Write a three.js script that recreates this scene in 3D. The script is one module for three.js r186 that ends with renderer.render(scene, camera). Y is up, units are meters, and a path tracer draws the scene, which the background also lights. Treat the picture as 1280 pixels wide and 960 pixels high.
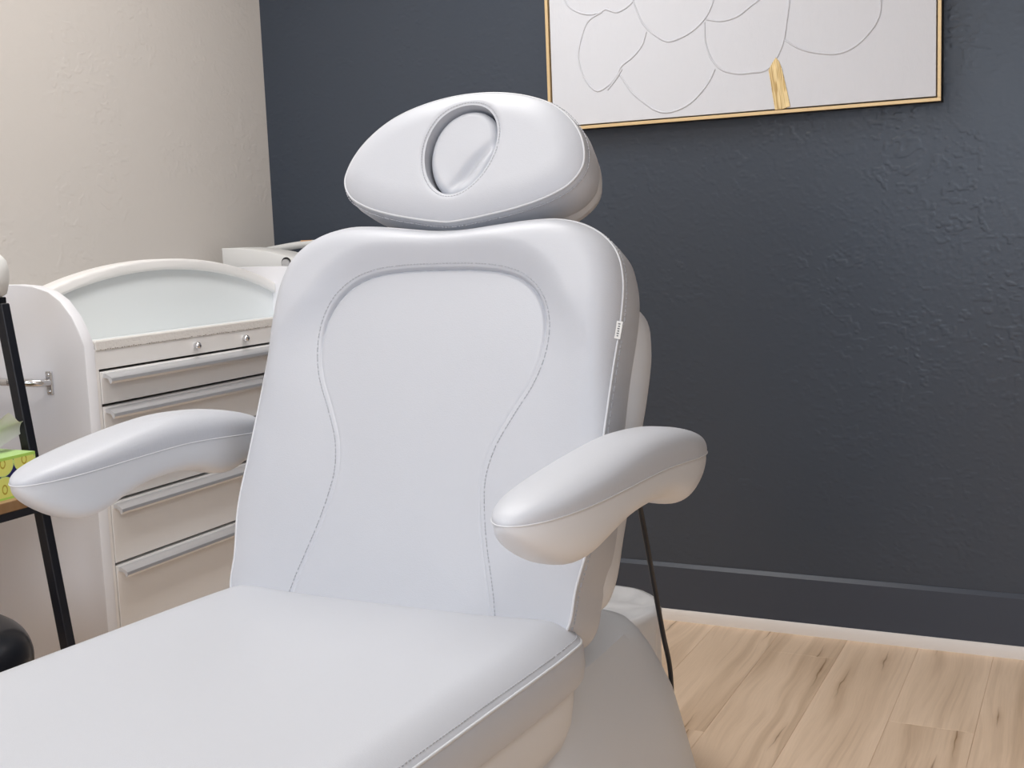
import * as THREE from 'three';
import { RoundedBoxGeometry } from 'three/addons/geometries/RoundedBoxGeometry.js';
import { mergeGeometries, toCreasedNormals } from 'three/addons/utils/BufferGeometryUtils.js';
import { RectAreaLightUniformsLib } from 'three/addons/lights/RectAreaLightUniformsLib.js';

// ------------------------------------------------------------------ camera
const scene = new THREE.Scene();
const FOCAL = 1500.24, YAW = 0.4599, PITCH = 0.1266, ROLL = 0.039275;
const camPos = new THREE.Vector3(2.414, 1.12, 3.18);
const fw = new THREE.Vector3(-Math.sin(YAW) * Math.cos(PITCH), -Math.sin(PITCH), -Math.cos(YAW) * Math.cos(PITCH));
const rt0 = new THREE.Vector3().crossVectors(fw, new THREE.Vector3(0, 1, 0)).normalize();
const dn0 = new THREE.Vector3().crossVectors(fw, rt0);
const rightV = rt0.clone().multiplyScalar(Math.cos(ROLL)).addScaledVector(dn0, Math.sin(ROLL));
const downV = rt0.clone().multiplyScalar(-Math.sin(ROLL)).addScaledVector(dn0, Math.cos(ROLL));
const camera = new THREE.PerspectiveCamera(2 * Math.atan(480 / FOCAL) * 180 / Math.PI, 4 / 3, 0.05, 50);
camera.position.copy(camPos);
camera.up.copy(downV).negate();
camera.lookAt(camPos.clone().add(fw));
// a photograph pixel followed to the wall-parallel plane z = const
function pixelOnWall(px, py, z) {
  const d = fw.clone().addScaledVector(rightV, (px - 640) / FOCAL).addScaledVector(downV, (py - 480) / FOCAL);
  return camPos.clone().addScaledVector(d, (z - camPos.z) / d.z);
}

const renderer = new THREE.WebGLRenderer({ antialias: true });
renderer.toneMapping = THREE.LinearToneMapping;
renderer.toneMappingExposure = 0.97;
renderer.shadowMap.enabled = true;
renderer.shadowMap.type = THREE.PCFSoftShadowMap;
RectAreaLightUniformsLib.init();
scene.background = new THREE.Color(0x000000);

// ------------------------------------------------------------------ lights (fittings are built with the room)
const ROOM = { w: 4.4, d: 5.0, h: 2.55 };
const LAMPS = [[1.0, 1.15], [1.1, 3.0], [3.2, 3.75]];
const LAMP_W = 0.6, LAMP_L = 1.2;
for (const [x, z] of LAMPS) {
  const l = new THREE.RectAreaLight(new THREE.Color(1.0, 0.982, 0.958), 9.6, LAMP_W - 0.06, LAMP_L - 0.06);
  l.position.set(x, ROOM.h - 0.035, z); l.lookAt(x, 0, z); l.castShadow = true; scene.add(l);
}
const WIN = { x: 2.2, y: 1.6, w: 1.7, h: 1.3 };
{
  const l = new THREE.RectAreaLight(new THREE.Color(0.68, 0.81, 1.0), 3.4, WIN.w - 0.1, WIN.h - 0.1);
  l.position.set(WIN.x, WIN.y, ROOM.d - 0.03); l.lookAt(WIN.x, WIN.y, 0); l.castShadow = true; scene.add(l);
}

// ------------------------------------------------------------------ helpers
function rng(seed) { let a = seed >>> 0; return () => { a = (a + 0x6D2B79F5) | 0; let t = Math.imul(a ^ (a >>> 15), 1 | a); t = (t + Math.imul(t ^ (t >>> 7), 61 | t)) ^ t; return ((t ^ (t >>> 14)) >>> 0) / 4294967296; }; }
function hash(x, y, s) { let h = Math.imul(x, 374761393) ^ Math.imul(y, 668265263) ^ Math.imul(s, 974634777); h = Math.imul(h ^ (h >>> 13), 1274126177); return ((h ^ (h >>> 16)) >>> 0) / 4294967296; }
function vnoise(x, y, px, py, s) {           // tiling value noise, px py cells
  const xi = Math.floor(x), yi = Math.floor(y); let fx = x - xi, fy = y - yi;
  fx = fx * fx * fx * (fx * (fx * 6 - 15) + 10); fy = fy * fy * fy * (fy * (fy * 6 - 15) + 10);
  const m = (v, p) => ((v % p) + p) % p;
  const a = hash(m(xi, px), m(yi, py), s), b = hash(m(xi + 1, px), m(yi, py), s), c = hash(m(xi, px), m(yi + 1, py), s), d = hash(m(xi + 1, px), m(yi + 1, py), s);
  return a + (b - a) * fx + (c - a) * fy + (a - b - c + d) * fx * fy;
}
const sstep = (a, b, x) => { const t = Math.min(1, Math.max(0, (x - a) / (b - a))); return t * t * (3 - 2 * t); };
const lerp = (a, b, t) => a + (b - a) * t;
function tex(w, h, fn, srgb) {
  const d = new Uint8Array(w * h * 4);
  for (let j = 0; j < h; j++) for (let i = 0; i < w; i++) {
    const v = fn(i / w, j / h), k = (j * w + i) * 4;
    if (typeof v === 'number') { d[k] = d[k + 1] = d[k + 2] = Math.max(0, Math.min(255, v * 255)); } else { for (let c = 0; c < 3; c++) d[k + c] = Math.max(0, Math.min(255, v[c])); }
    d[k + 3] = 255;
  }
  const t = new THREE.DataTexture(d, w, h, THREE.RGBAFormat);
  t.wrapS = t.wrapT = THREE.RepeatWrapping; t.magFilter = THREE.LinearFilter; t.minFilter = THREE.LinearMipmapLinearFilter; t.generateMipmaps = true;
  if (srgb) t.colorSpace = THREE.SRGBColorSpace;
  t.needsUpdate = true; return t;
}
const taken = new Map();
function numbered(n) { const k = taken.get(n) || 0; taken.set(n, k + 1); return k ? n + '_' + String(k).padStart(3, '0') : n; }
function shade(o) { o.traverse(m => { if (m.isMesh) { m.castShadow = true; m.receiveShadow = true; } }); return o; }
function part(name, geo, mat, parent) { const m = new THREE.Mesh(geo, mat); m.name = name; m.castShadow = m.receiveShadow = true; parent.add(m); return m; }
function thing(name, label, category, [x, y, z] = [0, 0, 0], turn = 0, group) {
  const o = new THREE.Group(); o.name = numbered(name); o.position.set(x, y, z); o.rotation.y = turn;
  o.userData = { label, category }; if (group) o.userData.group = group; scene.add(o); return o;
}
function struct(name, geo, mat, label, category) {
  const m = geo ? new THREE.Mesh(geo, mat) : new THREE.Group(); m.name = name;
  m.userData = { kind: 'structure', label, category }; m.castShadow = m.receiveShadow = true; scene.add(m); return m;
}
// box with uv in metres, given by its two corners
function box(x0, y0, z0, x1, y1, z1, r = 0) {
  const w = x1 - x0, h = y1 - y0, d = z1 - z0;
  const g = r > 0 ? new RoundedBoxGeometry(w, h, d, 3, Math.min(r, w / 2.01, h / 2.01, d / 2.01)) : new THREE.BoxGeometry(w, h, d);
  g.translate((x0 + x1) / 2, (y0 + y1) / 2, (z0 + z1) / 2); return metreUV(g);
}
function metreUV(g) {
  const p = g.attributes.position, n = g.attributes.normal, uv = new Float32Array(p.count * 2);
  for (let i = 0; i < p.count; i++) {
    const ax = Math.abs(n.getX(i)), ay = Math.abs(n.getY(i)), az = Math.abs(n.getZ(i));
    if (ax >= ay && ax >= az) { uv[2 * i] = p.getZ(i); uv[2 * i + 1] = p.getY(i); } else if (ay >= az) { uv[2 * i] = p.getX(i); uv[2 * i + 1] = p.getZ(i); } else { uv[2 * i] = p.getX(i); uv[2 * i + 1] = p.getY(i); }
  }
  g.setAttribute('uv', new THREE.BufferAttribute(uv, 2)); return g;
}
function rod(a, b, r, seg = 12) {
  const A = new THREE.Vector3(...a), B = new THREE.Vector3(...b), d = B.clone().sub(A);
  const g = new THREE.CylinderGeometry(r, r, d.length(), seg);
  g.applyQuaternion(new THREE.Quaternion().setFromUnitVectors(new THREE.Vector3(0, 1, 0), d.normalize()));
  g.translate((a[0] + b[0]) / 2, (a[1] + b[1]) / 2, (a[2] + b[2]) / 2); return g;
}
function bar(a, b, w, d) {                     // square bar between two points
  const A = new THREE.Vector3(...a), B = new THREE.Vector3(...b), v = B.clone().sub(A);
  const g = new RoundedBoxGeometry(w, v.length(), d, 2, Math.min(w, d) * 0.15);
  g.applyQuaternion(new THREE.Quaternion().setFromUnitVectors(new THREE.Vector3(0, 1, 0), v.normalize()));
  g.translate((a[0] + b[0]) / 2, (a[1] + b[1]) / 2, (a[2] + b[2]) / 2); return g;
}
function tube(pts, r, closed = false, seg = 200, rad = 8) {
  return new THREE.TubeGeometry(new THREE.CatmullRomCurve3(pts.map(p => p.isVector3 ? p : new THREE.Vector3(...p)), closed, 'centripetal'), seg, r, rad, closed);
}
function extrude(pts, depth, bevel = 0, curveSeg = 12) { // xy outline pushed along z
  const s = new THREE.Shape(pts.map(p => new THREE.Vector2(p[0], p[1])));
  return new THREE.ExtrudeGeometry(s, { depth, bevelEnabled: bevel > 0, bevelSize: bevel, bevelThickness: bevel, bevelOffset: -bevel, bevelSegments: 3, curveSegments: curveSeg });
}

// ------------------------------------------------------------------ textures and materials
const wallBump = tex(1024, 1024, (u, v) => {
  const w1 = vnoise(u * 18, v * 18, 18, 18, 3) - 0.5, w2 = vnoise(u * 18, v * 18, 18, 18, 4) - 0.5;
  const a = vnoise(u * 62 + w1 * 2, v * 84 + w2 * 2, 62, 84, 11), b = vnoise(u * 130 + w2 * 2, v * 160 + w1 * 2, 130, 160, 12), c = vnoise(u * 300, v * 300, 300, 300, 13);
  const patch = 0.35 + 0.65 * sstep(0.35, 0.7, vnoise(u * 9, v * 9, 9, 9, 14));
  return 0.2 + patch * 0.5 * sstep(0.45, 0.85, a * 0.65 + b * 0.35) + 0.14 * b + 0.05 * c;
});
const leatherBump = tex(512, 512, (u, v) => {
  const a = vnoise(u * 90, v * 90, 90, 90, 21), b = vnoise(u * 170, v * 170, 170, 170, 22), c = vnoise(u * 30, v * 30, 30, 30, 23);
  return 0.35 + 0.3 * Math.abs(a - 0.5) * 2 + 0.2 * b + 0.15 * c;
});
const withRepeat = (t, x, y = x) => { const c = t.clone(); c.repeat.set(x, y); c.needsUpdate = true; return c; };
const bumpWall = withRepeat(wallBump, 1 / 1.25), bumpLeather = withRepeat(leatherBump, 1 / 0.16);
const col = (r, g, b) => new THREE.Color().setRGB(r, g, b);
const std = o => new THREE.MeshStandardMaterial(o), phys = o => new THREE.MeshPhysicalMaterial(o);
const M = {
  wallLight: std({ color: 0xd2ccc6, roughness: 0.72, bumpMap: bumpWall, bumpScale: 0.0012 }),
  wallBlue: std({ color: 0x3b434f, roughness: 0.35, bumpMap: bumpWall, bumpScale: 0.0009 }),
  blueTrim: std({ color: 0x3c4350, roughness: 0.42 }),
  whiteTrim: std({ color: 0xe6e1dd, roughness: 0.5 }),
  ceiling: std({ color: 0xdedbd5, roughness: 0.9 }),
  leather: phys({ color: 0xbfc2c9, roughness: 0.46, bumpMap: bumpLeather, bumpScale: 0.00018, clearcoat: 0.12, clearcoatRoughness: 0.45 }),
  piping: std({ color: 0xd0d2d6, roughness: 0.45 }),
  thread: std({ color: 0xb0b2b8, roughness: 0.8 }),
  shell: phys({ color: 0xd3d5d9, roughness: 0.38, clearcoat: 0.15, clearcoatRoughness: 0.3 }),
  cabinet: std({ color: 0xf0eeec, roughness: 0.42 }),
  cabinetSide: std({ color: 0xe8e8ec, roughness: 0.45 }),
  tray: std({ color: 0xe4e8e9, roughness: 0.35 }),
  alu: std({ color: 0xe0e1e4, roughness: 0.36, metalness: 0.75 }),
  chrome: std({ color: 0xd8d8da, roughness: 0.15, metalness: 1 }),
  black: std({ color: 0x10131c, roughness: 0.4 }),
  blackVinyl: phys({ color: 0x0d0f16, roughness: 0.35, clearcoat: 0.2 }),
  gold: std({ color: 0xdec294, roughness: 0.42, metalness: 0.3 }),
  frameSide: std({ color: 0x0d0d0e, roughness: 0.6 }),
  white: std({ color: 0xe4e4e2, roughness: 0.5 }),
};

// ------------------------------------------------------------------ the room
const T = 0.12, W = ROOM.w, D = ROOM.d, H = ROOM.h;
struct('wall_left', box(-T, 0, -T, 0, H, D + T), M.wallLight, 'beige textured wall behind the drawer cabinet', 'wall');
struct('wall_rear', box(0, 0, -T, W, H, 0), M.wallBlue, 'dark blue-grey textured wall behind the treatment chair', 'wall');
struct('wall_right', box(W, 0, -T, W + T, H, D + T), M.wallLight, 'plain beige wall closing the room on the right', 'wall');
{
  const wx0 = WIN.x - WIN.w / 2, wx1 = WIN.x + WIN.w / 2, wy0 = WIN.y - WIN.h / 2, wy1 = WIN.y + WIN.h / 2;
  struct('wall_front', mergeGeometries([box(0, 0, D, wx0, H, D + T), box(wx1, 0, D, W, H, D + T), box(wx0, 0, D, wx1, wy0, D + T), box(wx0, wy1, D, wx1, H, D + T)]), M.wallLight, 'beige wall with the window facing the treatment chair', 'wall');
  const win = struct('window_1', null, null, 'white framed window with a backlit daylight shade', 'window');
  win.position.set(WIN.x, WIN.y, D + 0.03);
  const hw = WIN.w / 2, hh = WIN.h / 2, f = 0.05;
  part('window_frame', mergeGeometries([box(-hw, -hh, -0.025, -hw + f, hh, 0.03), box(hw - f, -hh, -0.025, hw, hh, 0.03), box(-hw + f, -hh, -0.025, hw - f, -hh + f, 0.03), box(-hw + f, hh - f, -0.025, hw - f, hh, 0.03)]), M.whiteTrim, win);
  part('window_shade', box(-hw + f, -hh + f, 0, hw - f, hh - f, 0.006), std({ color: 0xe8ecf2, roughness: 0.9, emissive: new THREE.Color(0.68, 0.81, 1.0), emissiveIntensity: 1.6 }), win);
}
struct('ceiling', box(-T, H, -T, W + T, H + T, D + T), M.ceiling, 'flat white ceiling over the treatment room', 'ceiling');
LAMPS.forEach(([x, z], i) => {
  const l = thing('ceiling_light', ['flat white panel light in the ceiling above the treatment chair', 'flat white panel light in the ceiling by the window and left wall', 'flat white panel light in the ceiling by the window and right wall'][i], 'ceiling light', [x, H - 0.03, z]);
  const hw = LAMP_W / 2, hl = LAMP_L / 2, f = 0.03;
  part('frame', mergeGeometries([box(-hw, 0, -hl, -hw + f, 0.03, hl), box(hw - f, 0, -hl, hw, 0.03, hl), box(-hw + f, 0, -hl, hw - f, 0.03, -hl + f), box(-hw + f, 0, hl - f, hw - f, 0.03, hl)]), M.whiteTrim, l);
  part('diffuser', box(-hw + f, 0.004, -hl + f, hw - f, 0.012, hl - f), std({ color: 0xf2efe8, roughness: 0.8, emissive: new THREE.Color(1.0, 0.982, 0.958), emissiveIntensity: 2.2 }), l);
});

// floor of vinyl planks running towards the blue wall
{
  const floor = struct('floor', box(-T, -0.12, -T, W + T, -0.006, D + T), std({ color: 0x6a5844, roughness: 0.9 }), 'light oak-look plank floor', 'floor');
  const woods = [];
  for (let k = 0; k < 5; k++) {
    const s = 40 + k * 17, r = rng(s), tone = (r() - 0.5) * 14;
    const cracks = Array.from({ length: 3 }, () => ({ x: r(), y: r(), l: 0.05 + 0.1 * r(), w: 0.004 + 0.005 * r(), k: (r() - 0.5) * 0.9 }));
    const t = tex(256, 1024, (u, v) => {
      const wob = (vnoise(u * 2, v * 3, 2, 3, s) - 0.5) * 0.16 + (vnoise(u * 3, v * 9, 3, 9, s + 1) - 0.5) * 0.05;
      const x = u + wob;
      const g1 = vnoise(x * 7 + 50, v * 2, 900, 2, s + 2), g2 = vnoise(x * 26 + 50, v * 5, 3000, 5, s + 3), g3 = vnoise(x * 100 + 50, v * 24, 11000, 24, s + 4);
      const pat = vnoise(u * 2, v * 5, 2, 5, s + 5);
      let dk = 16 * sstep(0.45, 0.95, g1) + 9 * sstep(0.5, 0.95, g2) + 6 * (g3 - 0.5) + 12 * (pat - 0.5);
      for (const c of cracks) {
        const dy = v - c.y, dx = u - c.x - dy * c.k - 0.03 * (vnoise(v * 40, 0, 40, 1, s + 9) - 0.5);
        const e = Math.max(0, 1 - Math.abs(dy) / c.l); if (e > 0) dk += 62 * e * Math.exp(-((dx / (c.w * (0.3 + e))) ** 2)) + 18 * e * Math.exp(-((dx / (c.w * 7)) ** 2));
      }
      return [246 + tone * 0.5 - dk, 219 + tone * 0.5 - dk * 1.06, 191 + tone * 0.5 - dk * 1.1];
    }, true);
    woods.push(std({ map: t, roughness: 0.5, bumpMap: t, bumpScale: 0.0002 }));
  }
  const pw = 0.182, pl = 1.22, r = rng(7);
  const geos = {};
  const plankGeo = (len, v0) => {
    const key = len.toFixed(3) + '_' + v0.toFixed(2); if (geos[key]) return geos[key];
    const c = 0.0007, hx = pw / 2 - 0.0002, hz = len / 2 - 0.0002, P = [], I = [], UV = [];
    const ring = (ix, y) => [[-hx + ix, y, -hz + ix], [hx - ix, y, -hz + ix], [hx - ix, y, hz - ix], [-hx + ix, y, hz - ix]];
    for (const q of [...ring(0, -0.006), ...ring(0, -c), ...ring(c, 0)]) { P.push(...q); UV.push((q[0] + hx) / (2 * hx), v0 + (q[2] + hz) / pl); }
    for (let l = 0; l < 2; l++) for (let i = 0; i < 4; i++) { const a = l * 4 + i, b = l * 4 + (i + 1) % 4; I.push(a, a + 4, b, b, a + 4, b + 4); }
    I.push(8, 10, 9, 8, 11, 10);
    let g = new THREE.BufferGeometry(); g.setAttribute('position', new THREE.Float32BufferAttribute(P, 3)); g.setAttribute('uv', new THREE.Float32BufferAttribute(UV, 2)); g.setIndex(I);
    g = g.toNonIndexed(); g.computeVertexNormals(); return geos[key] = g;
  };
  let row = 0;
  for (let x = 0; x < W; x += pw, row++) {
    let z = -[0.2, 0.85, 0.5, 1.05, 0.3, 0.7][row % 6];
    for (; z < D; z += pl) {
      const z0 = Math.max(z, 0), z1 = Math.min(z + pl, D); if (z1 - z0 < 0.02) continue;
      const m = part(numbered('plank'), plankGeo(z1 - z0, Math.round((z0 - z) / pl * 20) / 20), woods[Math.floor(r() * 5)], floor);
      m.position.set(x + pw / 2, 0, (z0 + z1) / 2);
    }
  }
}
// skirting: tall painted board with chamfered top, white quarter-round at the floor
{
  const prof = [[0, 0], [0.011, 0], [0.011, 0.154], [0.0015, 0.164], [0, 0.164]];
  const g = extrude(prof, W); g.rotateY(Math.PI / 2); g.scale(1, 1, -1); // profile x -> depth
  const mk = (pr, len) => { const P = []; const n = pr.length; for (let i = 0; i < n; i++) { const a = pr[i], b = pr[(i + 1) % n]; P.push(0, a[1], a[0], 0, b[1], b[0], len, b[1], b[0], 0, a[1], a[0], len, b[1], b[0], len, a[1], a[0]); } const q = new THREE.BufferGeometry(); q.setAttribute('position', new THREE.Float32BufferAttribute(P, 3)); q.computeVertexNormals(); return metreUV(q); };
  struct('baseboard_rear', mk(prof.map(p => [p[0], p[1]]).reverse(), W), M.blueTrim, 'dark blue-grey baseboard with a pale chamfered top edge', 'baseboard');
  const q = []; for (let k = 0; k <= 8; k++) { const a = k / 8 * Math.PI / 2; q.push([0.011 + 0.01 * Math.cos(a), 0.031 * Math.sin(a)]); }
  struct('trim_1', mk([[0.011, 0], ...q].reverse(), W), M.whiteTrim, 'white quarter-round moulding along the blue wall', 'moulding');
}

// ------------------------------------------------------------------ cushion builders
function densify(pts, n = 1600) {            // closed smooth outline through points
  const c = new THREE.CatmullRomCurve3(pts.map(p => new THREE.Vector3(p[0], p[1], 0)), true, 'centripetal');
  return c.getPoints(n).slice(0, n).map(v => [v.x, v.y]);
}
const mirrored = half => [...half, ...half.slice(1, -1).reverse().map(p => [-p[0], p[1]])]; // half runs bottom centre -> right -> top centre
function polar(poly, cx, cy, N) {            // radius at N even angles
  const a = poly.map(p => [Math.atan2(p[1] - cy, p[0] - cx), Math.hypot(p[0] - cx, p[1] - cy)]).sort((p, q) => p[0] - q[0]);
  const out = []; let j = 0; const n = a.length;
  for (let i = 0; i < N; i++) {
    const t = -Math.PI + 2 * Math.PI * (i + 0.5) / N; while (j < n && a[j][0] < t) j++;
    const A = a[(j - 1 + n) % n], B = a[j % n]; let ta = A[0], tb = B[0]; if (j === 0) ta -= 2 * Math.PI; if (j === n) tb += 2 * Math.PI;
    out.push({ t, r: lerp(A[1], B[1], (t - ta) / Math.max(1e-9, tb - ta)) });
  }
  return out;
}
function distTo(poly) {
  const n = poly.length, seg = poly.map((p, i) => { const q = poly[(i + 1) % n]; return [p[0], p[1], q[0] - p[0], q[1] - p[1]]; });
  return (x, y) => { let m = 1e9; for (const s of seg) { const dx = x - s[0], dy = y - s[1]; let t = (dx * s[2] + dy * s[3]) / (s[2] * s[2] + s[3] * s[3] + 1e-12); t = t < 0 ? 0 : t > 1 ? 1 : t; const ex = dx - t * s[2], ey = dy - t * s[3], e = ex * ex + ey * ey; if (e < m) m = e; } return Math.sqrt(m); };
}
// star-shaped padded cushion. outline (and optional inner line) in the xy plane, height along +z, sides go to -z
function cushion({ outline, inner, cx, cy, height, sides, N = 320, hole = false, innerRings = 26, outerRings = 44 }) {
  const po = polar(outline, cx, cy, N), pi = inner ? polar(inner, cx, cy, N) : null, P = [], UV = [], I = [];
  const push = (x, y, z, u = x, v = y) => { P.push(x, y, z); UV.push(u, v); return P.length / 3 - 1; };
  const at = (i, r) => [cx + r * Math.cos(po[i].t), cy + r * Math.sin(po[i].t)];
  const radii = [];                          // list of functions i -> r
  if (pi) {
    if (!hole) for (let k = 1; k <= innerRings; k++) { const s = 1 - Math.pow(1 - k / innerRings, 1.7); radii.push([i => pi[i].r * s, 1 - 1e-9]); }
    for (let k = hole ? 0 : 1; k <= outerRings; k++) { const t = k / outerRings, s = t < 0.5 ? 0.5 * Math.pow(2 * t, 1.6) : 1 - 0.5 * Math.pow(2 - 2 * t, 1.7); radii.push([i => lerp(pi[i].r, po[i].r, s), 1]); }
  } else for (let k = 1; k <= outerRings; k++) { const s = 1 - Math.pow(1 - k / outerRings, 1.7); radii.push([i => po[i].r * s, 1]); }
  let prev = null;
  const link = (A, B) => { for (let i = 0; i < N; i++) { const j = (i + 1) % N; I.push(A[i], B[i], B[j], A[i], B[j], A[j]); } };
  if (hole) {                                // wall of the opening first (deep ring up to the rim)
    const deep = [], rim = []; for (let i = 0; i < N; i++) { const [x, y] = at(i, pi[i].r); deep.push(push(x, y, hole)); }
    let last = deep; for (const f of [0.35, 0.7, 0.9, 1]) { const row = []; for (let i = 0; i < N; i++) { const [x, y] = at(i, pi[i].r); const h = height(x, y, i); row.push(push(x, y, lerp(hole, h, f), x + 0.3, lerp(0, 1, f) * 0.05 + po[i].t * 0.06)); } link(last, row); last = row; }
  }
  let centre = null; if (!hole) centre = push(cx, cy, height(cx, cy, -1));
  for (const [rf] of radii) {
    const row = []; for (let i = 0; i < N; i++) { const [x, y] = at(i, rf(i)); row.push(push(x, y, height(x, y, i))); }
    if (prev) link(prev, row); else if (centre !== null) for (let i = 0; i < N; i++) I.push(centre, row[i], row[(i + 1) % N]);
    prev = row;
  }
  if (sides) {                               // [offset outwards, z] layers
    let per = [0]; for (let i = 1; i < N; i++) { const a = at(i, po[i].r), b = at(i - 1, po[i - 1].r); per.push(per[i - 1] + Math.hypot(a[0] - b[0], a[1] - b[1])); }
    let last = null;
    for (const [off, z] of sides) { const row = []; for (let i = 0; i < N; i++) { const [x, y] = at(i, po[i].r + (typeof off === 'function' ? off(...at(i, po[i].r)) : off)); row.push(push(x, y, typeof z === 'function' ? z(x, y) : z, per[i], typeof z === 'function' ? z(x, y) : z)); } if (last) link(last, row); last = row; }
    const [off, z] = sides[sides.length - 1]; const zz = typeof z === 'function' ? z(cx, cy) : z; const cI = push(cx, cy, zz); const row = [];
    for (let i = 0; i < N; i++) row.push(push(P[last[i] * 3], P[last[i] * 3 + 1], P[last[i] * 3 + 2]));
    for (let i = 0; i < N; i++) I.push(cI, row[(i + 1) % N], row[i]);
  }
  const g = new THREE.BufferGeometry(); g.setAttribute('position', new THREE.Float32BufferAttribute(P, 3)); g.setAttribute('uv', new THREE.Float32BufferAttribute(UV, 2)); g.setIndex(I); g.computeVertexNormals(); return g;
}
// little thread stitches along a list of 3d points
function stitches(pts, pitch, len, r = 0.0006) {
  const gs = []; let acc = 0; const b = new THREE.BoxGeometry(len, r * 2, r * 2); const X = new THREE.Vector3(1, 0, 0);
  for (let i = 1; i < pts.length; i++) {
    const a = pts[i - 1], c = pts[i], d = c.clone().sub(a), L = d.length(); if (L < 1e-7) continue; acc += L;
    if (acc >= pitch) { acc -= pitch; const g = b.clone(); g.applyQuaternion(new THREE.Quaternion().setFromUnitVectors(X, d.normalize())); g.translate(c.x, c.y, c.z); gs.push(g); }
  }
  return mergeGeometries(gs);
}
function offsetPoly(poly, d) {               // positive: outwards (poly runs counter-clockwise)
  const n = poly.length; return poly.map((p, i) => { const a = poly[(i - 3 + n) % n], b = poly[(i + 3) % n], dx = b[0] - a[0], dy = b[1] - a[1], l = Math.hypot(dx, dy) || 1; return [p[0] + dy / l * d, p[1] - dx / l * d]; });
}

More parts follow.
